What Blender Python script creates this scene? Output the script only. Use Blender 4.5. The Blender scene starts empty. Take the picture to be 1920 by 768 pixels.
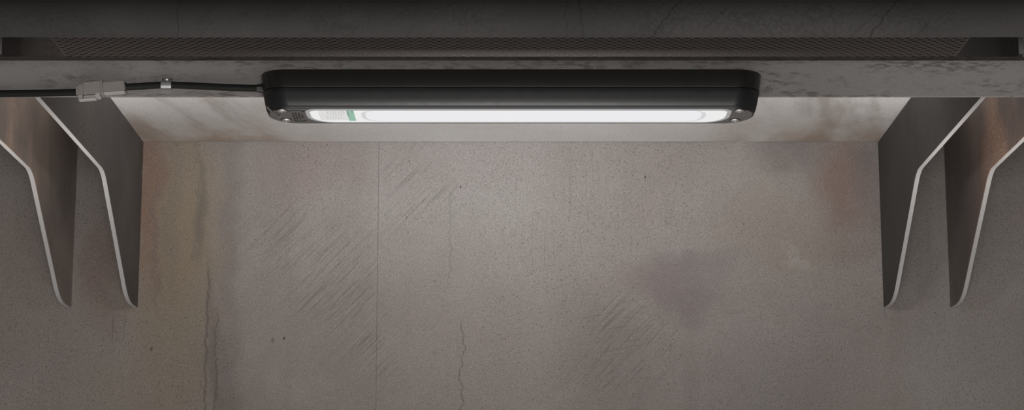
import bpy, bmesh, math, random
from mathutils import Vector, Matrix
random.seed(7)
C = bpy.context.scene.collection
CZ = 1.2                      # height of the camera above the floor; measurements below are relative to it
WALL_Y = 4.41                 # back wall
RAIL_Y = 3.087                # front face of the cross rail
SOFFIT = 1.0248
PI = math.pi

# ------------------------------------------------------------------ materials
class NT:
    def __init__(s, name):
        s.m = bpy.data.materials.new(name); s.m.use_nodes = True
        s.t = s.m.node_tree; s.t.nodes.clear()
        s.out = s.n('ShaderNodeOutputMaterial')
        s.b = s.n('ShaderNodeBsdfPrincipled'); s.l(s.b.outputs[0], s.out.inputs[0])
        s.pos = None
    def n(s, k): return s.t.nodes.new(k)
    def l(s, a, b): s.t.links.new(a, b)
    def put(s, inp, v):
        if hasattr(v, 'is_output'): s.l(v, inp)
        elif isinstance(v, (tuple, list)) and len(v) == 3 and inp.type == 'RGBA': inp.default_value = (*v, 1)
        else: inp.default_value = v
    def P(s):
        if s.pos is None:
            g = s.n('ShaderNodeNewGeometry'); a = s.n('ShaderNodeVectorMath'); a.operation = 'SUBTRACT'
            s.l(g.outputs['Position'], a.inputs[0]); a.inputs[1].default_value = (0, 0, CZ); s.pos = a.outputs[0]
        return s.pos
    def math(s, op, a, b=0.0, c=0.0, clamp=False):
        k = s.n('ShaderNodeMath'); k.operation = op; k.use_clamp = clamp
        s.put(k.inputs[0], a); s.put(k.inputs[1], b); s.put(k.inputs[2], c); return k.outputs[0]
    def vmath(s, op, a, b):
        k = s.n('ShaderNodeVectorMath'); k.operation = op
        s.put(k.inputs[0], a); s.put(k.inputs[1], b)
        return k.outputs['Value'] if op in ('LENGTH', 'DOT_PRODUCT', 'DISTANCE') else k.outputs[0]
    def noise(s, vec, scale, detail=4, rough=.55, dist=0.0, color=False):
        k = s.n('ShaderNodeTexNoise'); s.l(vec, k.inputs['Vector'])
        k.inputs['Scale'].default_value = scale; k.inputs['Detail'].default_value = detail
        k.inputs['Roughness'].default_value = rough; k.inputs['Distortion'].default_value = dist
        return k.outputs[1 if color else 0]
    def ramp(s, f, lo, hi, a=0.0, b=1.0):
        k = s.n('ShaderNodeMapRange'); k.interpolation_type = 'SMOOTHSTEP'; k.clamp = True
        s.put(k.inputs[0], f)
        for i, v in enumerate((lo, hi, a, b)): k.inputs[1+i].default_value = v
        return k.outputs[0]
    def mix(s, f, a, b, mode='MIX'):
        k = s.n('ShaderNodeMix'); k.data_type = 'RGBA'; k.blend_type = mode; k.clamp_factor = True
        s.put(k.inputs[0], f); s.put(k.inputs[6], a); s.put(k.inputs[7], b); return k.outputs[2]
    def mapping(s, vec, scale=(1,1,1), rot=(0,0,0), loc=(0,0,0)):
        k = s.n('ShaderNodeMapping'); s.l(vec, k.inputs[0])
        k.inputs['Location'].default_value = loc; k.inputs['Rotation'].default_value = rot; k.inputs['Scale'].default_value = scale
        return k.outputs[0]
    def turned(s, vec, rot, scale, loc=(0,0,0)):     # rotate first, then stretch
        return s.mapping(s.mapping(vec, rot=rot), scale, (0,0,0), loc)
    def xyz(s, vec):
        k = s.n('ShaderNodeSeparateXYZ'); s.l(vec, k.inputs[0]); return k.outputs
    def bump(s, h, strength, dist=.002):
        k = s.n('ShaderNodeBump'); k.inputs['Strength'].default_value = strength; k.inputs['Distance'].default_value = dist
        s.l(h, k.inputs['Height']); s.l(k.outputs[0], s.b.inputs['Normal'])
    def fin(s, col, rough=.8, metal=0.0, spec=.3):
        s.put(s.b.inputs['Base Color'], col); s.put(s.b.inputs['Roughness'], rough)
        s.b.inputs['Metallic'].default_value = metal; s.b.inputs['Specular IOR Level'].default_value = spec
        return s.m

def k_(u): return (u - 960) * .001124                 # wall coordinates of a spot given in wall-grid units
def z_(v): return 1.0248 - (v - 266) * .001124

def concrete_wall():
    s = NT('weathered concrete'); P = s.P()
    warp = s.noise(P, 6.0, 5, .6, 0, True)
    off = s.vmath('MULTIPLY', s.vmath('SUBTRACT', warp, (.5, .5, .5)), (.13, .2, .34))
    W = s.vmath('ADD', P, off)
    big = s.noise(P, 1.7, 4, .55)
    col = s.mix(s.ramp(big, .35, .65), (.250, .217, .196), (.290, .263, .246))
    streak = s.noise(s.mapping(P, (9, 1, .45)), 1.0, 5, .6)
    col = s.mix(s.ramp(streak, .5, .78, 0, .45), col, (.17, .142, .125))
    streak2 = s.noise(s.mapping(P, (15, 1, 1.2), loc=(3, 0, 5)), 1.0, 4, .6)
    col = s.mix(s.ramp(streak2, .54, .82, 0, .2), col, (.20, .19, .17))
    cloud = s.noise(s.mapping(P, loc=(7, 2, 1)), 5.0, 6, .62)
    col = s.mix(s.ramp(cloud, .52, .75, 0, .40), col, (.19, .165, .15))
    col = s.mix(s.ramp(cloud, .46, .25, 0, .30), col, (.37, .345, .325))
    def blob(col, u, v, ru, rv, c, amt, soft=0.15):
        d = s.vmath('LENGTH', s.vmath('MULTIPLY', s.vmath('SUBTRACT', W, (k_(u), WALL_Y, z_(v))), (1/(ru*.001124), 0, 1/(rv*.001124))), (0, 0, 0))
        return s.mix(s.ramp(d, 1.25, soft, 0, amt), col, c)
    col = blob(col, 345, 440, 110, 330, (.23, .178, .115), .85)
    col = blob(col, 300, 760, 150, 220, (.23, .195, .145), .6)
    col = blob(col, 285, 340, 38, 200, (.20, .112, .078), .8)
    col = blob(col, 440, 420, 24, 330, (.15, .125, .12), .42)
    col = blob(col, 380, 375, 14, 120, (.11, .095, .082), .55)
    col = blob(col, 330, 380, 14, 220, (.16, .13, .11), .3)
    col = blob(col, 600, 300, 120, 90, (.25, .19, .17), .45)
    col = blob(col, 1262, 525, 120, 60, (.135, .108, .11), .52)
    col = blob(col, 1590, 350, 85, 130, (.17, .10, .078), .72)
    col = blob(col, 1475, 285, 95, 55, (.12, .104, .096), .55)
    col = blob(col, 1640, 330, 34, 120, (.11, .10, .10), .5)
    col = blob(col, 1440, 440, 130, 140, (.235, .20, .155), .5)
    col = blob(col, 1480, 466, 42, 22, (.34, .31, .285), .55)
    col = blob(col, 1130, 690, 130, 150, (.15, .13, .12), .42)
    col = blob(col, 660, 640, 110, 130, (.175, .15, .14), .35)
    col = blob(col, 1420, 720, 260, 190, (.175, .155, .146), .5, 0)
    col = blob(col, 205, 520, 50, 120, (.22, .15, .125), .55)
    col = blob(col, 408, 640, 16, 170, (.13, .11, .10), .45)
    col = blob(col, 306, 430, 9, 150, (.15, .11, .10), .45)
    col = blob(col, 425, 720, 50, 70, (.12, .105, .10), .45)
    col = blob(col, 905, 430, 260, 160, (.33, .315, .30), .35)
    # panel seam, hairline seam, cracks
    q = s.xyz(P); x, z = q[0], q[2]
    wob = s.noise(s.mapping(P, (0, 0, 14)), 1.0, 5, .65)
    def line(col, u, w, v0, v1, wav, amt, c=(.06, .052, .047), seed=0.0):
        wv = s.noise(s.mapping(P, (0, 0, 16), loc=(seed, seed, seed)), 1.0, 5, .7)
        dx = s.math('ABSOLUTE', s.math('SUBTRACT', s.math('ADD', x, s.math('MULTIPLY', s.math('SUBTRACT', wv, .5), wav)), k_(u)))
        m = s.ramp(dx, w, w*.3)
        m = s.math('MULTIPLY', m, s.ramp(z, z_(v1), z_(v1)+.05)); m = s.math('MULTIPLY', m, s.ramp(z, z_(v0), z_(v0)-.05))
        return s.mix(s.math('MULTIPLY', m, amt), col, c)
    col = line(col, 711, .0016, 240, 1300, .0012, .42)
    col = line(col, 225, .0014, 570, 660, .0, .55, seed=1)
    col = line(col, 868, .0024, 585, 820, .06, .50, seed=2)
    col = line(col, 845, .0020, 350, 560, .05, .28, seed=2.7)
    col = line(col, 398, .0035, 480, 900, .035, .45, seed=4)
    col = line(col, 416, .0030, 560, 900, .035, .40, seed=5.3)
    col = line(col, 246, .0016, 575, 650, .01, .4, seed=6)
    # trowel marks: fine diagonal scratches, upright bristle lines, a few sideways ones
    def patch(items):
        tot = None
        for u, v, ru, rv in items:
            d = s.vmath('LENGTH', s.vmath('MULTIPLY', s.vmath('SUBTRACT', W, (k_(u), WALL_Y, z_(v))), (1/(ru*.001124), 0, 1/(rv*.001124))), (0, 0, 0))
            f = s.ramp(d, 1.25, .3); tot = f if tot is None else s.math('MAXIMUM', tot, f)
        return s.math('MULTIPLY', tot, s.ramp(s.noise(s.mapping(P, loc=(1.3, 0, 4.1)), 5.5, 3, .5), .36, .58))
    def bristle(ang, ln, fine, lo, hi, items, loc):
        n = s.noise(s.turned(P, (0, math.radians(ang), 0), (ln, 1, fine), loc), 1.0, 3, .65)
        return s.math('MULTIPLY', s.ramp(n, lo, hi), patch(items))
    scf = bristle(46, 11, 330, .52, .72, [(640, 600, 190, 230), (780, 360, 130, 110), (1180, 650, 150, 140), (560, 420, 120, 90)], (0, 0, 0))
    col = s.mix(s.math('MULTIPLY', scf, .45), col, (.10, .088, .08))
    sf2 = bristle(46, 11, 330, .54, .74, [(640, 600, 190, 230), (780, 360, 130, 110), (1180, 650, 150, 140)], (5, 0, 2))
    col = s.mix(s.math('MULTIPLY', sf2, .35), col, (.42, .395, .37))
    vb = bristle(90, 9, 420, .50, .72, [(1190, 360, 210, 120), (1050, 480, 160, 90)], (2, 0, 7))
    col = s.mix(s.math('MULTIPLY', vb, .38), col, (.12, .105, .097))
    hb = bristle(8, 14, 360, .50, .70, [(1160, 640, 130, 110), (1330, 590, 90, 50)], (3, 0, 3))
    col = s.mix(s.math('MULTIPLY', hb, .40), col, (.10, .088, .08))
    # pits and grain
    pit = s.noise(P, 210, 3, .6); pm = s.ramp(s.noise(s.mapping(P, loc=(4, 1, 9)), 4.5, 4, .6), .42, .68)
    pf = s.math('MULTIPLY', s.ramp(pit, .58, .72), pm)
    col = s.mix(s.math('MULTIPLY', pf, .6), col, (.085, .073, .067))
    dots = s.noise(P, 330, 1, .5); dm = s.ramp(s.noise(s.mapping(P, (2.2, 1, 1.2), loc=(8, 3, 1)), 2.0, 4, .6), .40, .62, .25, 1.0)
    col = s.mix(s.math('MULTIPLY', s.ramp(dots, .66, .74), s.math('MULTIPLY', dm, .75)), col, (.05, .043, .039))
    grain = s.noise(P, 420, 3, .7)
    col = s.mix(s.ramp(grain, .40, .72, 0, .55), col, (.125, .108, .098))
    col = s.mix(s.ramp(grain, .48, .25, 0, .35), col, (.42, .39, .37))
    for (u, v, r, a) in ((541, 636, 5, .8), (1209, 333, 4, .8), (864, 352, 4, .8), (768, 303, 3, .8), (297, 656, 6, .6), (520, 640, 8, .4), (205, 650, 3, .5), (764, 410, 4, .5), (818, 530, 3, .6)):
        d = s.vmath('LENGTH', s.vmath('MULTIPLY', s.vmath('SUBTRACT', P, (k_(u), WALL_Y, z_(v))), (1/(r*.0006), 0, 1/(r*.00095))), (0, 0, 0))
        col = s.mix(s.ramp(d, 1.0, .5, 0, a), col, (.04, .035, .03))
    h = s.math('ADD', s.math('MULTIPLY', grain, .5), s.math('MULTIPLY', s.math('ADD', pf, scf), -.6))
    s.bump(h, .7, .0018)
    return s.fin(col, .85, 0, .25)

def concrete_soffit():
    s = NT('pale soffit plaster'); P = s.P()
    big = s.noise(P, 2.4, 4, .55)
    col = s.mix(s.ramp(big, .35, .65), (.66, .635, .615), (.74, .72, .705))
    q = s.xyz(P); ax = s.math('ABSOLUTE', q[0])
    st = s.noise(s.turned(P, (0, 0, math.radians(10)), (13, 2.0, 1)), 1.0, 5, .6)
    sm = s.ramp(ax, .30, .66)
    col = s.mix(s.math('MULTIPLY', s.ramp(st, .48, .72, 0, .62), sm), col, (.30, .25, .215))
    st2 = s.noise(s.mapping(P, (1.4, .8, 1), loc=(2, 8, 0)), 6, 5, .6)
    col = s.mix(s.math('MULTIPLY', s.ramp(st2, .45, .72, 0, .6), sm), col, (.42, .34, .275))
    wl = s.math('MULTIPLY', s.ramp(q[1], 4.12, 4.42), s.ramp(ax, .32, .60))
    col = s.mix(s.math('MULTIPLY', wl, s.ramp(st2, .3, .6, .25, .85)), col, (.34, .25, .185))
    grain = s.noise(P, 380, 3, .7)
    col = s.mix(s.ramp(grain, .40, .72, 0, .38), col, (.28, .26, .245))
    s.bump(grain, .35, .0015)
    return s.fin(col, .85, 0, .25)

def concrete_beam(name, a, b, dark, hor=True, diag=False, blot=.62):
    s = NT(name); P = s.P()
    big = s.noise(P, 3.0, 4, .55)
    col = s.mix(s.ramp(big, .35, .65), a, b)
    bl = s.noise(s.mapping(P, (8, 8, 32) if hor else (4, 4, 4)), 1.0, 6, .72, .5)
    fine = s.noise(s.mapping(P, (60, 60, 220) if hor else (150, 150, 150)), 1.0, 4, .65)
    m = s.math('MULTIPLY', s.ramp(bl, .44, .62), s.ramp(fine, .46, .58))
    col = s.mix(s.math('MULTIPLY', m, blot), col, dark)
    bl2 = s.noise(s.mapping(P, (11, 9, 30), loc=(3, 3, 3)), 1.0, 5, .65)
    col = s.mix(s.ramp(bl2, .54, .78, 0, .4), col, dark)
    h = s.math('MULTIPLY', m, -1.0)
    if diag:
        sc = s.noise(s.turned(P, (0, math.radians(44), 0), (12, 1, 300)), 1.0, 3, .6)
        scm = s.ramp(s.noise(s.mapping(P, loc=(1.3, 0, 4.1)), 4, 3, .5), .38, .56)
        sf = s.math('MULTIPLY', s.ramp(sc, .55, .72), scm)
        col = s.mix(s.math('MULTIPLY', sf, .45), col, dark)
        q = s.xyz(P); x, z = q[0], q[2]
        for x0, w, sl, sd in ((.085, .0012, .1, 1.0), (.073, .0008, .0, 3.0), (.268, .0016, -.75, 5.0), (.565, .0016, -.8, 6.0), (-.45, .001, .0, 2.0)):
            wv = s.noise(s.mapping(P, (0, 0, 60), loc=(sd, sd, sd)), 1.0, 4, .7)
            d = s.math('ABSOLUTE', s.math('SUBTRACT', s.math('ADD', s.math('ADD', x, s.math('MULTIPLY', s.math('SUBTRACT', z, .90), sl)), s.math('MULTIPLY', s.math('SUBTRACT', wv, .5), .022)), x0))
            col = s.mix(s.ramp(d, w, w*.3, 0, .75), col, (.02, .018, .017))
    grain = s.noise(P, 700, 3, .75)
    col = s.mix(s.ramp(grain, .42, .74, 0, .55), col, dark)
    s.bump(s.math('ADD', s.math('MULTIPLY', grain, .5), h), .4, .0012)
    return s.fin(col, .82, 0, .25)

def bracket_tone(name, a, b, rust, amt, seed):
    s = NT(name); P = s.P()
    V = s.mapping(P, loc=(seed, seed*.7, seed*1.3))
    col = s.mix(s.ramp(s.noise(V, 5, 4, .6), .35, .68), a, b)
    st = s.noise(s.mapping(V, (1, 5, 2.2)), 1.0, 6, .7, .6)
    col = s.mix(s.ramp(st, .50, .74, 0, .5), col, tuple(c*.45 for c in a))
    ru = s.noise(s.mapping(V, (1, 1.3, .8), loc=(2, 2, 2)), 4.0, 4, .5)
    yy = s.xyz(P)[1]
    rm = s.math('MULTIPLY', s.ramp(ru, .38, .62), s.ramp(yy, 4.25, 3.85))
    col = s.mix(s.math('MULTIPLY', rm, amt), col, rust)  # rust plus painted light, stronger towards the front
    g = s.noise(P, 360, 3, .7)
    col = s.mix(s.ramp(g, .40, .72, 0, .55), col, tuple(c*.4 for c in a))
    lump = s.noise(V, 95, 4, .65)
    s.bump(s.math('ADD', s.math('MULTIPLY', g, .5), s.math('MULTIPLY', s.math('MULTIPLY', lump, rm), 2.2)), .8, .002)
    return s.fin(col, .6, 0, .35)

def simple(name, col, rough=.5, metal=0.0, spec=.5, grain=0.0, gscale=300, emit=0.0):
    s = NT(name); P = s.P()
    g = s.noise(P, gscale, 2, .6)
    c = s.mix(s.ramp(g, .25, .75, 0, grain), col, tuple(v*.5 for v in col)) if grain else col
    r = s.ramp(s.noise(P, 60, 2, .5), .3, .7, rough*.96, min(1, rough*1.04))
    s.fin(c, r, metal, spec)
    if emit:
        s.put(s.b.inputs['Emission Color'], c); s.b.inputs['Emission Strength'].default_value = emit
    return s.m

def glow(name, col, strength, dots=False, under=.2):
    s = NT(name); c = col
    if dots:
        v = s.n('ShaderNodeTexVoronoi'); s.l(s.P(), v.inputs['Vector']); v.inputs['Scale'].default_value = 260
        c = s.mix(s.ramp(v.outputs[0], .1, .6, 0, .18), col, tuple(q*.8 for q in col))
    s.fin((.1,)*3, .35, 0, .3)
    s.put(s.b.inputs['Emission Color'], c); s.b.inputs['Emission Strength'].default_value = strength
    return s.m

M = dict(
    wall=concrete_wall(), soffit=concrete_soffit(),
    rail=concrete_beam('pale cast rail', (.25, .235, .223), (.30, .283, .272), (.085, .075, .07)),
    lip=concrete_beam('dark brown rail lip', (.085, .073, .066), (.105, .09, .082), (.035, .031, .028)),
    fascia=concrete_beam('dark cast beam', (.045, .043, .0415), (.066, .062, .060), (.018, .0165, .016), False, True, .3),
    floor=concrete_beam('floor concrete', (.20, .18, .165), (.26, .235, .215), (.09, .08, .07), False),
    grille=simple('brown perforated sheet', (.052, .044, .039), .6, 0, .3, .3, 300),
    br_a=bracket_tone('steel plate with painted shade', (.088, .078, .073), (.122, .110, .104), (.13, .10, .085), .3, 1.0),  # inner left plate, shade painted into a darker colour
    br_b=bracket_tone('grey steel plate with painted shade', (.049, .0465, .044), (.066, .062, .059), (.09, .08, .075), .3, 3.0),  # inner right plate, darkened further to hold its shade
    br_c=bracket_tone('rust tinted steel with painted light', (.27, .225, .20), (.34, .285, .25), (.66, .46, .35), .85, 5.0),  # outer left plate: rust colour, lightened to paint in light
    br_d=bracket_tone('rust tinted dark steel with painted light', (.19, .155, .142), (.25, .20, .18), (.54, .34, .245), .9, 8.0),  # outer right plate: rust too, with light put into the tone
    edge=simple('cut edge with painted light', (.50, .485, .475), .55, 0, .4, .22, 220),  # pale tone paints light onto the front and lower edges
    black=simple('black moulded plastic', (.016, .016, .0155), .36),
    blackgloss=simple('glossy black base', (.0150, .0146, .0135), .25),
    hous=simple('satin black housing', (.0125, .0125, .0127), .36),
    undr=simple('moulding with painted lens glow', (.125, .123, .118), .42),  # lighter than the housing, lens glow painted into the colour
    mark=simple('dark embossed marking', (.022, .022, .02), .5),
    cable=simple('black cable sheath', (.010, .010, .0095), .5, 0, .18),
    conn=simple('grey brown connector plastic', (.275, .246, .230), .5, 0, .4, .1, 500),
    conn2=simple('connector grey with painted underlight', (.46, .44, .42), .5, 0, .4, .1, 500),  # lightened grey paints light from below on latch and wedge
    seal=simple('dark wire seal', (.03, .028, .027), .6),
    zinc=simple('galvanised clip steel', (.52, .52, .51), .34, .9, .5, .1, 200),
    chrome=simple('polished screw steel', (.74, .73, .71), .34, .8, .5),
    lens=glow('frosted lens glow', (1.0, 1.0, 1.0), .76),
    lensdim=glow('frosted lens end glow', (.97, .97, .97), .80),
    led=glow('led board glow', (.965, .97, 1.0), .80, True),
    rimglow=glow('led board rim glow', (.93, .93, .95), .62),
    labelw=glow('backlit label paper', (.90, .90, .89), .70),
    labelg=glow('backlit green label band', (.36, .66, .50), .62),
    labelgd=glow('backlit dark green label edge', (.22, .50, .38), .55),
    print_=glow('backlit grey fine print', (.70, .70, .70), .60),
    printr=glow('backlit pink fine print', (.85, .60, .66), .70),
    clear=glow('lens rim with painted glow', (.9, .9, .9), .30),
)

# ------------------------------------------------------------------ builders
def V3(v): return Vector(v)
def origin_of(o):
    p = Vector((0, 0, 0))
    while o: p += o.location; o = o.parent
    return p
def obj(name, bm, mat, parent=None, origin=None, bevel=0, seg=2, smooth=False, recalc=True):
    """bm is in camera-height coordinates; links ONE mesh object."""
    base = origin_of(parent) if parent else (Vector(origin) + Vector((0, 0, CZ)) if origin else Vector((0, 0, 0)))
    for v in bm.verts: v.co += Vector((0, 0, CZ)) - base
    if recalc: bmesh.ops.recalc_face_normals(bm, faces=bm.faces)
    me = bpy.data.meshes.new(name); bm.to_mesh(me); bm.free()
    for m in (mat if isinstance(mat, (list, tuple)) else [mat]): me.materials.append(m)
    if smooth:
        for p in me.polygons: p.use_smooth = True
    o = bpy.data.objects.new(name, me); C.objects.link(o)
    if parent: o.parent = parent
    elif origin: o.location = base
    if bevel:
        b = o.modifiers.new('bevel', 'BEVEL'); b.width = bevel; b.segments = seg; b.limit_method = 'ANGLE'; b.angle_limit = math.radians(35)
    if smooth or bevel:
        try:
            me.set_sharp_from_angle(angle=math.radians(35))
            for p in me.polygons: p.use_smooth = True
        except Exception: pass
    return o
def thing(name, label, cat, loc, group=None):
    o = bpy.data.objects.new(name, None); C.objects.link(o)
    o.location = Vector(loc) + Vector((0, 0, CZ)); o.empty_display_size = .02
    return tag(o, label, cat, group)
def tag(o, label, cat, group=None):
    o['label'] = label; o['category'] = cat
    if group: o['group'] = group
    return o
def struct(o): o['kind'] = 'structure'; return o

def box(bm, x0, x1, y0, y1, z0, z1, M4=None):
    vs = [bm.verts.new((x, y, z)) for x in (x0, x1) for y in (y0, y1) for z in (z0, z1)]
    for q in ((0,1,3,2), (4,6,7,5), (0,4,5,1), (2,3,7,6), (0,2,6,4), (1,5,7,3)): bm.faces.new([vs[i] for i in q])
    if M4:
        for v in vs: v.co = M4 @ v.co
    return vs
def prism(bm, poly, axis, a0, a1, M4=None, side_mat=0):
    """poly: 2-D outline; axis 'x' -> (y,z), 'y' -> (x,z), 'z' -> (x,y)"""
    def p(u, v, a): return (a, u, v) if axis == 'x' else ((u, a, v) if axis == 'y' else (u, v, a))
    A = [bm.verts.new(p(u, v, a0)) for u, v in poly]; B = [bm.verts.new(p(u, v, a1)) for u, v in poly]
    bm.faces.new(A); bm.faces.new(B[::-1])
    n = len(poly)
    for i in range(n):
        f = bm.faces.new((A[i], B[i], B[(i+1) % n], A[(i+1) % n])); f.material_index = side_mat
    if M4:
        for v in A+B: v.co = M4 @ v.co
def lathe(bm, prof, M4, n=24):
    rings = []
    for r, h in prof:
        rings.append([bm.verts.new(M4 @ Vector((r*math.cos(2*PI*i/n), r*math.sin(2*PI*i/n), h))) for i in range(n)])
    for a, b in zip(rings, rings[1:]):
        for i in range(n): bm.faces.new((a[i], a[(i+1) % n], b[(i+1) % n], b[i]))
    bm.faces.new(rings[0][::-1]); bm.faces.new(rings[-1])
def tube(bm, pts, r, n=16, sy=1.0, ex=1.0):
    P = [Vector(p) for p in pts]; rings = []
    for i, p in enumerate(P):
        t = (P[min(i+1, len(P)-1)] - P[max(i-1, 0)]).normalized()
        side = Vector((0, 1, 0)); side = (side - t*side.dot(t)).normalized(); up = t.cross(side)
        rr = r[i] if isinstance(r, list) else r
        sg = lambda c: math.copysign(abs(c)**ex, c)
        rings.append([bm.verts.new(p + side*(rr*sy*sg(math.cos(2*PI*k/n))) + up*(rr*sg(math.sin(2*PI*k/n)))) for k in range(n)])
    for a, b in zip(rings, rings[1:]):
        for i in range(n): bm.faces.new((a[i], a[(i+1) % n], b[(i+1) % n], b[i]))
    bm.faces.new(rings[0][::-1]); bm.faces.new(rings[-1])
def spline(pts, n=12):
    P = [Vector(p) for p in pts]; out = []
    for i in range(len(P)-1):
        p0, p1, p2, p3 = P[max(i-1, 0)], P[i], P[i+1], P[min(i+2, len(P)-1)]
        for k in range(n):
            t = k/n
            out.append(.5*((2*p1) + (p2-p0)*t + (2*p0-5*p1+4*p2-p3)*t*t + (3*p1-p0-3*p2+p3)*t**3))
    out.append(P[-1]); return out
def rrect(x0, x1, y0, y1, rn, rf, n=10, e=1.0):
    """plan outline; rn = radius (or (left, right)) of the near corners (y0), rf of the far ones"""
    rn = rn if isinstance(rn, tuple) else (rn, rn); rf = rf if isinstance(rf, tuple) else (rf, rf)
    pts = []
    for cx, cy, r, a0 in ((x0+rn[0], y0+rn[0], rn[0], 180), (x1-rn[1], y0+rn[1], rn[1], 270), (x1-rf[1], y1-rf[1], rf[1], 0), (x0+rf[0], y1-rf[0], rf[0], 90)):
        for i in range(n+1):
            a = math.radians(a0 + 90*i/n); pts.append((cx + r*math.cos(a), cy + r*math.sin(a)))
    return pts
def loft(bm, levels, cap0=True, cap1=True):
    rings = [[bm.verts.new((x, y, z)) for x, y in pl] for pl, z in levels]
    n = len(rings[0])
    for a, b in zip(rings, rings[1:]):
        for i in range(n): bm.faces.new((a[i], a[(i+1) % n], b[(i+1) % n], b[i]))
    if cap0: bm.faces.new(rings[0])
    if cap1: bm.faces.new(rings[-1][::-1])
    return rings

# ------------------------------------------------------------------ the setting
bm = bmesh.new(); box(bm, -3.2, 3.2, WALL_Y, WALL_Y+.15, -CZ, 1.3); struct(obj('wall_back', bm, M['wall']))
bm = bmesh.new(); box(bm, -3.2, 3.2, 3.16, WALL_Y-.0045, SOFFIT, SOFFIT+.12); struct(obj('ceiling', bm, M['soffit']))
bm = bmesh.new(); box(bm, -3.2, 3.2, -1.5, WALL_Y, -CZ-.1, -CZ); struct(obj('floor', bm, M['floor']))

# ------------------------------------------------------------------ overhead beam and cross rail
# the beam has a big rolled lower edge
BY, BZ, R = 2.80, .7956, .0286            # lowest visible edge of the beam and the radius of its nose
prof = []
for i in range(21):
    a = math.radians(-60 + 138*i/20)
    prof.append((BY - R*(math.cos(a) - math.cos(math.radians(60))), BZ + R*(math.sin(a) + math.sin(math.radians(60)))))
yt, zt = prof[-1]
poly = prof + [(yt+.05, zt+.055), (yt+.055, zt+.25), (BY+.16, zt+.25), (BY+.16, BZ+.13), (BY+.004, BZ+.0035)]
bm = bmesh.new(); prism(bm, poly, 'x', -3.2, 3.2)
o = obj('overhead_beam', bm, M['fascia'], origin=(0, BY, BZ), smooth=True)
tag(o, 'dark concrete overhead beam with a rounded lower edge running along the top', 'beam')

rail = thing('cross_rail', 'pale mottled concrete-grey cross rail carrying the black LED light and its cable', 'rail', (0, RAIL_Y, .7863))
bm = bmesh.new(); box(bm, -3.2, 3.2, RAIL_Y, RAIL_Y+.005, .7863, .8418); obj('front_strip', bm, M['rail'], rail, bevel=.0006)
bm = bmesh.new(); box(bm, -3.2, 3.2, RAIL_Y+.004, RAIL_Y+.183, .836, .8487); o = obj('lip_and_light_block', bm, M['lip'], rail, bevel=.0006)  # hidden depth added to keep lamp light off the grille
o['label'] = 'thin dark brown lip along the top of the rail, with an added unseen depth behind that blocks light'

# ------------------------------------------------------------------ perforated grille panel (real holes)
gp, gr_, hr, hv = .0161, .0094, .0045, .0034
gx0, gx1, gy0 = -.7756, .7702, 3.24
nx = int((gx1-gx0)/gp); nrow = 55
bm = bmesh.new(); NS = 12
def ring_cell(cx, cy_):
    inner = []; outer = []
    hx, hy = gp/2, gr_/2
    for i in range(NS):
        a = 2*PI*i/NS + PI/NS; c, sn = math.cos(a), math.sin(a)
        k = min(hx/abs(c) if abs(c) > 1e-6 else 9, hy/abs(sn) if abs(sn) > 1e-6 else 9)
        inner.append(bm.verts.new((cx+hr*c, cy_+hv*sn, .9895))); outer.append(bm.verts.new((cx+k*c, cy_+k*sn, .9895)))
    corners = [(hx, hy), (-hx, hy), (-hx, -hy), (hx, -hy)]
    cv = [bm.verts.new((cx+a, cy_+b, .9895)) for a, b in corners]
    for i in range(NS):
        j = (i+1) % NS
        a0 = 2*PI*i/NS + PI/NS; a1 = a0 + 2*PI/NS
        extra = [cv[q] for q, (a, b) in enumerate(corners) if a0 < math.atan2(b, a) % (2*PI) < a1 or a0 < math.atan2(b, a) % (2*PI) + 2*PI < a1]
        bm.faces.new([inner[i], outer[i]] + extra + [outer[j], inner[j]])
for r in range(nrow):
    sh = gp/2 if r % 2 else 0
    for c in range(nx - (1 if r % 2 else 0)):
        ring_cell(gx0 + gp/2 + sh + c*gp, gy0 + gr_/2 + r*gr_)
    if r % 2:
        for xa in (gx0, gx0 + nx*gp - gp/2):
            f = [bm.verts.new(p) for p in ((xa, gy0+r*gr_, .9895), (xa+gp/2, gy0+r*gr_, .9895), (xa+gp/2, gy0+(r+1)*gr_, .9895), (xa, gy0+(r+1)*gr_, .9895))]
            bm.faces.new(f)
bmesh.ops.remove_doubles(bm, verts=bm.verts, dist=1e-5)
for f in bm.faces:
    if f.normal.z > 0: f.normal_flip()
gx1 = gx0 + nx*gp; gy1 = gy0 + nrow*gr_
gr = thing('perforated_grille_panel', 'dark brown perforated grille panel under the ceiling, seen through the slot above the rail', 'vent panel', (0, 3.5, .9895))
o = obj('perforated_sheet', bm, M['grille'], gr, recalc=False)
sd = o.modifiers.new('thickness', 'SOLIDIFY'); sd.thickness = .0015; sd.offset = -1
bm = bmesh.new()
box(bm, -.7754, .7700, gy0-.0016, gy0-.0002, .9895, SOFFIT-.002); box(bm, -.7754, .7700, gy1+.0002, gy1+.0016, .9895, SOFFIT-.002)
obj('folded_flange', bm, M['grille'], gr)
bm = bmesh.new(); box(bm, -.7750, .7696, gy0, gy1, 1.008, 1.012); obj('hole_shade_sheet', bm, M['mark'], gr)  # dark sheet added to paint the shade inside the holes

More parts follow.
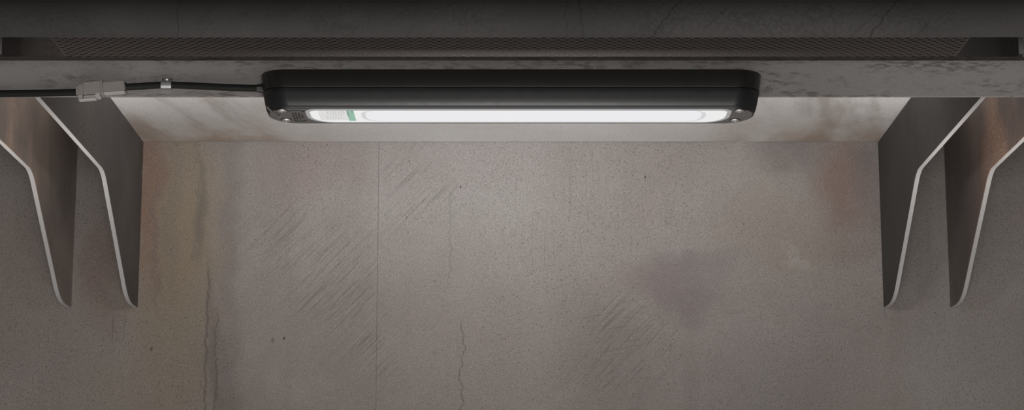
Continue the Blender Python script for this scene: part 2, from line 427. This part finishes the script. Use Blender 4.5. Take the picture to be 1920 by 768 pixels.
# ------------------------------------------------------------------ four bracket plates
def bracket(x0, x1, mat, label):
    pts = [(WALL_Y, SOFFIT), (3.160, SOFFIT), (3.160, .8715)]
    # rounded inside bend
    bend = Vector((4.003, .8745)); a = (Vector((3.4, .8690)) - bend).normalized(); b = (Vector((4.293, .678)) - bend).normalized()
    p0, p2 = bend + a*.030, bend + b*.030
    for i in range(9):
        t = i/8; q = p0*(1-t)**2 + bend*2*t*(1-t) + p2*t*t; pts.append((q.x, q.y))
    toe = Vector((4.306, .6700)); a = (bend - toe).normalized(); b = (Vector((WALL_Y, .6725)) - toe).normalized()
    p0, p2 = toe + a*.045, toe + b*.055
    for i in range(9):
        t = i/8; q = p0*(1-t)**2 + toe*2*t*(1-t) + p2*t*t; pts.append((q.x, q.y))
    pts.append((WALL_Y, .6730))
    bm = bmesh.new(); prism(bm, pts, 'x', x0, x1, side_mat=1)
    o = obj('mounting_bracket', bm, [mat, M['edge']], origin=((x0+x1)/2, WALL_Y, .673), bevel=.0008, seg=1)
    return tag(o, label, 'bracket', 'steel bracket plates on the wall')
bracket(-.7856, -.7758, M['br_a'], 'steel bracket plate with shade painted in, behind the grey connector, left end of the wall, nearer the light')
bracket(.7704, .7802, M['br_b'], 'grey steel bracket plate with the deepest painted shade, right of the light, inner one of the right pair')
bracket(-.9232, -.9137, M['br_c'], 'brown rust-tinted bracket plate with light painted in, at the far left edge, outermost on the left')
bracket(.9088, .9185, M['br_d'], 'rusty orange-brown bracket plate with light painted in, at the far right edge, outermost on the right')

# ------------------------------------------------------------------ the LED light
FX0, FX1, FY0, FY1 = -.3655, .3628, 2.9975, RAIL_Y
light = thing('led_light', 'long black LED work light with glowing white lens mounted on the cross rail', 'light', ((FX0+FX1)/2, RAIL_Y, .745))
def plan(ix, n=10, far=None):
    f = .45
    return rrect(FX0+ix, FX1-ix, FY0+ix*f, FY1-(far if far is not None else .0004), (.040-ix*.3, .040-ix*.3), .012 if far is None else .026, n)
def plan2(ix, iy, rf, n=14, back=0.0):
    return rrect(FX0+ix, FX1-ix, FY0+iy, FY1-.0004-max(0, ix-.004)*.25+back, (.036, .036), rf, n)
bm = bmesh.new()
loft(bm, [(plan2(.004, .002, .012), .8045), (plan2(.001, .0006, .012), .8040), (plan2(.000, .0, .012), .8025), (plan2(.0030, .0012, .014), .7790), (plan2(.0040, .0020, .014), .7783)])
obj('mounting_base', bm, M['blackgloss'], light, smooth=True)
LX0, LX1, LY0, LY1 = -.2955, .3140, 3.0045, 3.0800
bm = bmesh.new()
lens_rim = rrect(LX0, LX1, LY0, LY1, (.015, .015), (.036, .036), 14)
BK = .0085
rings = loft(bm, [(plan2(.0050, .0026, .014), .7783), (plan2(.0036, .0014, .014), .7775), (plan2(.0030, .0012, .016), .7765),
          (plan2(.0050, .0014, .020, back=BK*.5), .7690), (plan2(.0062, .0015, .022, back=BK), .7630), (plan2(.0072, .0018, .028, back=BK), .7580), (plan2(.0082, .0022, .034, back=BK), .7542), (plan2(.0092, .0028, .038, back=BK), .7510), (plan2(.0104, .0037, .040, back=BK), .7488), (plan2(.0118, .0047, .042, back=BK), .7475), (plan2(.0132, .0058, .042, back=BK), .7470),
          (lens_rim, .7470), (lens_rim, .7480)])
for f in bm.faces:
    if all(v.co.z < .74702 for v in f.verts): f.material_index = 1
    if f.calc_center_median().z < .74705: f.material_index = 1
obj('housing', bm, [M['hous'], M['undr']], light, smooth=True)
# lens cover: rim ring and diffuser
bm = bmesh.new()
f_ = rrect(LX0-.0035, LX1+.0035, LY0-.0002, LY1+.0075, (.018, .018), (.040, .040), 14)  # widened flange, its glow paints lens light on the underside
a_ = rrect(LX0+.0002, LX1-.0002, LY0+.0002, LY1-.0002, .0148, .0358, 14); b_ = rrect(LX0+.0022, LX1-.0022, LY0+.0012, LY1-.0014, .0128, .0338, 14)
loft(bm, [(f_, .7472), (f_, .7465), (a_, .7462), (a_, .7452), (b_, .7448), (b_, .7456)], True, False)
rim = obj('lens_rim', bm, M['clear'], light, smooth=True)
bm = bmesh.new(); c_ = rrect(LX0+.0032, LX1-.0032, LY0+.0018, LY1-.0024, .0126, .0336, 14)
loft(bm, [(c_, .7459), (c_, .7453)])
lens = obj('lens_cover', bm, M['lens'], light); lens['label'] = 'glowing frosted white lens'
bm = bmesh.new(); d_ = rrect(-.2125, .2750, 3.0078, 3.0712, .020, .026); loft(bm, [(d_, .7452), (d_, .7448)]) 
led = obj('led_board', bm, M['led'], light); led['label'] = 'long LED board with rounded ends glowing behind the lens'
bm = bmesh.new(); e_ = rrect(-.2190, .2815, 3.0068, 3.0738, .023, .030); loft(bm, [(e_, .7453), (e_, .7451)])
obj('board_rim', bm, M['rimglow'], led)
# rating label with the green band
bm = bmesh.new(); loft(bm, [(rrect(-.2800, -.2390, 3.0085, 3.0640, .004, .004), .74525), (rrect(-.2800, -.2390, 3.0085, 3.0640, .004, .004), .7449)])
lab = obj('rating_label', bm, M['labelw'], light); lab['label'] = 'backlit white rating label with fine print'
bm = bmesh.new(); box(bm, -.2388, -.2285, 3.0070, 3.0680, .7448, .74525); obj('green_band', bm, M['labelg'], lab)
bm = bmesh.new(); box(bm, -.2388, -.2362, 3.0070, 3.0400, .74465, .7448); box(bm, -.2318, -.2290, 3.0070, 3.0180, .74465, .7448)
obj('band_edge', bm, M['labelgd'], lab)
bm = bmesh.new()
for (xa, n) in ((-.2672, 4), (-.2625, 3), (-.2588, 4), (-.2556, 4), (-.2518, 3), (-.2484, 4), (-.2450, 3)):      # unreadable lines of print
    y = 3.0085
    for k in range(n):
        L = random.uniform(.0035, .007); box(bm, xa, xa+.0012, y, y+L, .7447, .7449); y += L + .0022
for xa in (-.2700, -.2655, -.2615, -.2575, -.2535, -.2495):
    y = 3.036
    for k in range(3):
        L = random.uniform(.003, .007); box(bm, xa, xa+.0010, y, y+L, .7447, .7449); y += L + .003
obj('fine_print', bm, M['print_'], lab)
bm = bmesh.new(); box(bm, -.2432, -.2418, 3.0085, 3.0200, .7447, .7449); obj('pink_print', bm, M['printr'], lab)
# screws with their countersunk seats
for sx, sy in ((-.3319, 3.0125), (-.3314, 3.0690), (.3281, 3.0130), (.3275, 3.0710)):
    T = Matrix.Translation((sx, sy, .7470)) @ Matrix.Rotation(PI, 4, 'X')
    bm = bmesh.new(); lathe(bm, [(.0086, -.0004), (.0086, .0003), (.0081, .0008), (.0074, .0008), (.0070, .0003)], T)
    seat = obj('screw_seat', bm, M['mark'], light, smooth=True)
    bm = bmesh.new(); lathe(bm, [(.0068, .0002), (.0068, .0008), (.0062, .0015), (.0046, .0020), (.0022, .0022), (.0020, .0010)], T)
    sc = obj('screw', bm, M['chrome'], light, smooth=True)
    bm = bmesh.new(); lathe(bm, [(.0019, .00105), (.0019, .0014)], T, 6); obj('hex_socket', bm, M['mark'], sc)
# moulded rib running to the left corner of the underside
bm = bmesh.new()
tube(bm, spline([(-.3525, 3.0030, .7500), (-.3475, 3.018, .7468), (-.3430, 3.032, .7460), (-.3398, 3.0425, .7458)], 6), [.0013+.00008*i for i in range(19)], 10)
obj('moulded_rib', bm, M['undr'], light, smooth=True)
bm = bmesh.new(); bmesh.ops.create_uvsphere(bm, u_segments=16, v_segments=10, radius=.0026, matrix=Matrix.Translation((-.3394, 3.0440, .7460)))
obj('drain_nub', bm, M['chrome'], light, smooth=True)
# raised moulded emblem left of the lens (arc, rows of unreadable marks, small feet)
bm = bmesh.new()
def arc(cx, cy_, r, a0, a1, w):
    n = 12; A = []; B = []
    for i in range(n+1):
        a = math.radians(a0 + (a1-a0)*i/n); A.append((cx+(r-w/2)*math.cos(a), cy_+(r-w/2)*math.sin(a))); B.append((cx+(r+w/2)*math.cos(a), cy_+(r+w/2)*math.sin(a)))
    prism(bm, A + B[::-1], 'z', .7464, .7471)
arc(-.3120, 3.0230, .0115, 200, 350, .0018)
for yy, n in ((3.030, 3), (3.039, 4), (3.047, 4), (3.055, 4), (3.063, 3)):
    for k in range(n):
        xa = -.3195 + k*.0042 + random.uniform(-.0005, .0005)
        box(bm, xa, xa+.0024, yy-.0022, yy+.0012+random.uniform(0, .0015), .7464, .7471)
arc(-.3110, 3.0690, .0090, 20, 160, .0018)
obj('moulded_emblem', bm, M['mark'], light)
# cable gland on the left end
bm = bmesh.new()
lathe(bm, [(.0062, 0), (.0062, .004), (.0072, .0045), (.0072, .011), (.0085, .016)], Matrix.Translation((-.3760, 3.0770, .7968)) @ Matrix.Rotation(PI/2, 4, 'Y'))
obj('cable_gland', bm, M['black'], light, smooth=True)

# ------------------------------------------------------------------ cable, connector, clip
CY = RAIL_Y - .0066
bm = bmesh.new()
tube(bm, spline([(-.5720, CY-.002, .7983), (-.5655, CY-.002, .7990), (-.5500, CY, .8003), (-.5300, CY+.001, .8020), (-.5110, CY+.001, .8026), (-.4900, CY+.001, .8021), (-.4550, CY, .8003), (-.4150, CY-.001, .7981), (-.3740, CY-.0018, .7968)], 8), .0048, 32, 1.0, .62)
o = obj('power_cable', bm, M['cable'], origin=(-.47, CY, .80), smooth=True)
tag(o, 'short black cable between the grey connector and the LED light, held by the clip', 'cable', 'black cables on the rail')
bm = bmesh.new()
tube(bm, spline([(-1.60, CY, .7884), (-1.20, CY, .7886), (-.95, CY, .7888), (-.76, CY, .7891), (-.70, CY, .7898), (-.6425, CY-.001, .7909)], 8), .0049, 32, 1.0, .62)
o = obj('power_cable', bm, M['cable'], origin=(-1.1, CY, .79), smooth=True)
tag(o, 'black cable running from the left edge of the picture into the grey connector', 'cable', 'black cables on the rail')

conn = thing('cable_connector', 'grey two-piece cable connector with side latch, joining two black cables on the rail', 'connector', (-.605, RAIL_Y, .7865))
ANG = math.radians(5.0); px = .000766
T = Matrix.Translation((-.6045, RAIL_Y-.0095, .7962)) @ Matrix.Rotation(-ANG, 4, 'Y')
def cb(bm, u0, u1, v0, v1, y0, y1):      # local box, mm
    box(bm, u0/1000, u1/1000, y0/1000, y1/1000, v0/1000, v1/1000, T)
bm = bmesh.new()                                    # receptacle: stepped rear block and main shell
cb(bm, -39, -30, -7.5, 5.5, -5.0, 5.0); cb(bm, -34.5, -27, -8.0, 8.0, -6.0, 6.5); cb(bm, -27.5, -.5, -9.0, 10.2, -8, 8.5)
cb(bm, -26, 0, 10.0, 11.6, -4.5, 5.0)
rec = obj('socket_half', bm, M['conn'], conn, bevel=.0012)
bm = bmesh.new(); cb(bm, -2.2, 1.6, -11.5, 12.2, -9, 9); obj('collar', bm, M['conn'], conn, bevel=.0011)
bm = bmesh.new(); cb(bm, 1.4, 33.5, -8.3, 8.0, -8, 8.2); cb(bm, 1.6, 26.5, 7.8, 10.8, -5.5, 5.5)
plug = obj('plug_half', bm, M['conn'], conn, bevel=.0011)
bm = bmesh.new()
for k in range(3): cb(bm, 27.0+k*2.2, 28.0+k*2.2, 7.6, 9.4, -6.5, 6.5)
cb(bm, 31.8, 33.8, -9.4, -7.8, -8.6, 8.2)
obj('grip_rib', bm, M['conn'], plug, bevel=.0003)
bm = bmesh.new(); cb(bm, 1.6, 33, -9.2, -8.1, -8.6, 8.0); obj('wedge_lock', bm, M['conn2'], plug, bevel=.0004)
bm = bmesh.new()                                    # latch arm below the receptacle, with its hook and eye
cb(bm, -28, -9, -14.3, -9.6, -5.5, 6.0); cb(bm, -35.5, -29, -16.5, -8, -5, 5); cb(bm, -33.5, -9.5, -17.2, -14.4, -8.2, 3.0)
latch = obj('latch', bm, M['conn2'], conn, bevel=.0008)
bm = bmesh.new(); lathe(bm, [(.0034, -.007), (.0034, .007)], T @ Matrix.Translation((-.0068, 0, -.0112)) @ Matrix.Rotation(PI/2, 4, 'X'), 16)
obj('latch_pivot', bm, M['conn2'], latch, smooth=True)
bm = bmesh.new(); lathe(bm, [(.0058, 0), (.0058, .0022)], T @ Matrix.Translation((.0330, 0, .0002)) @ Matrix.Rotation(PI/2, 4, 'Y'), 16)
obj('wire_seal', bm, M['seal'], conn)

clip = thing('cable_clip', 'small galvanised metal clip screwed to the rail, holding the black cable', 'clip', (-.511, RAIL_Y, .797))
bm = bmesh.new()                                    # bent strip: flat tab, then wrapped over and under the cable
cyc, czc, rc, tk = CY+.001, .8026, .0054, .0012
pth = [(RAIL_Y-.0008, .8160), (RAIL_Y-.0009, .8115)]
for i in range(25):
    a = math.radians(75 + 195*i/24); sg = lambda c: math.copysign(abs(c)**.42, c)
    pth.append((cyc + rc*sg(math.cos(a)), czc + rc*sg(math.sin(a))))
pth += [(cyc+.0055, czc-rc-.0002)]
def offset(p, d):
    out = []
    for i in range(len(p)):
        a = Vector(p[max(i-1, 0)]); b = Vector(p[min(i+1, len(p)-1)]); t = (b-a).normalized(); out.append((p[i][0] - t.y*d, p[i][1] + t.x*d))
    return out
outer = offset(pth, -tk)
prism(bm, pth + outer[::-1], 'x', -.5186, -.5034)
obj('clip_strap', bm, M['zinc'], clip, bevel=.0003, seg=1)
bm = bmesh.new()
lathe(bm, [(.0036, 0), (.0036, .0010), (.0030, .0020), (.0016, .0026), (.0004, .0027)], Matrix.Translation((-.5118, RAIL_Y-.0018, .8120)) @ Matrix.Rotation(PI/2, 4, 'X'))
obj('rivet', bm, M['chrome'], clip, smooth=True)

# ------------------------------------------------------------------ light
def area(name, loc, aim, sx, sy, power, col=(1, 1, 1), spread=180):
    d = bpy.data.lights.new(name, 'AREA'); d.shape = 'RECTANGLE'; d.size = sx; d.size_y = sy; d.energy = power; d.color = col; d.spread = math.radians(spread)
    o = bpy.data.objects.new(name, d); C.objects.link(o)
    o.location = Vector(loc) + Vector((0, 0, CZ))
    o.rotation_euler = (Vector(aim) - Vector(loc)).to_track_quat('-Z', 'Y').to_euler()
    return o
area('wall_wash_fill', (.01, 3.110, .762), (.01, 3.110+math.cos(math.radians(30)), .762+math.sin(math.radians(30))), .60, .02, 5.7, (.965, .99, 1.01), 98)  # unseen lamp added behind the rail to light wall and soffit
area('floor_bounce_fill', (0, 2.55, -.85), (0, 3.1, .95), 1.7, 2.0, 22.0, (1.0, .97, .95))  # added fill in place of light bounced up from the floor
area('front_fill', (0, -1.6, -.10), (0, 3.1, .80), 1.2, .7, 70.0, (1.0, .98, .96))  # added soft fill behind the camera for rail and front faces
for sx in (-1, 1):
    area('plate_fill', (sx*.60, 3.70, -.25), (sx*.89, 3.78, .98), .16, .5, .62, (1.0, .96, .92), 40)  # added fills that brighten the outer plates from below
w = bpy.data.worlds.new('world'); bpy.context.scene.world = w; w.use_nodes = True
bg = w.node_tree.nodes['Background']; bg.inputs[0].default_value = (1, .96, .93, 1); bg.inputs[1].default_value = .12

# ------------------------------------------------------------------ camera
cam = bpy.data.cameras.new('camera'); cam.sensor_width = 36; cam.lens = 4030/1920*36; cam.clip_start = .01
co = bpy.data.objects.new('camera', cam); C.objects.link(co)
co.location = (0, 0, CZ); co.rotation_euler = (PI/2 + math.atan(813/4030), 0, 0)
sc_ = bpy.context.scene; sc_.camera = co
vs = sc_.view_settings; vs.view_transform = 'Standard'; vs.look = 'None'; vs.gamma = 1; vs.exposure = 0; vs.use_curve_mapping = False
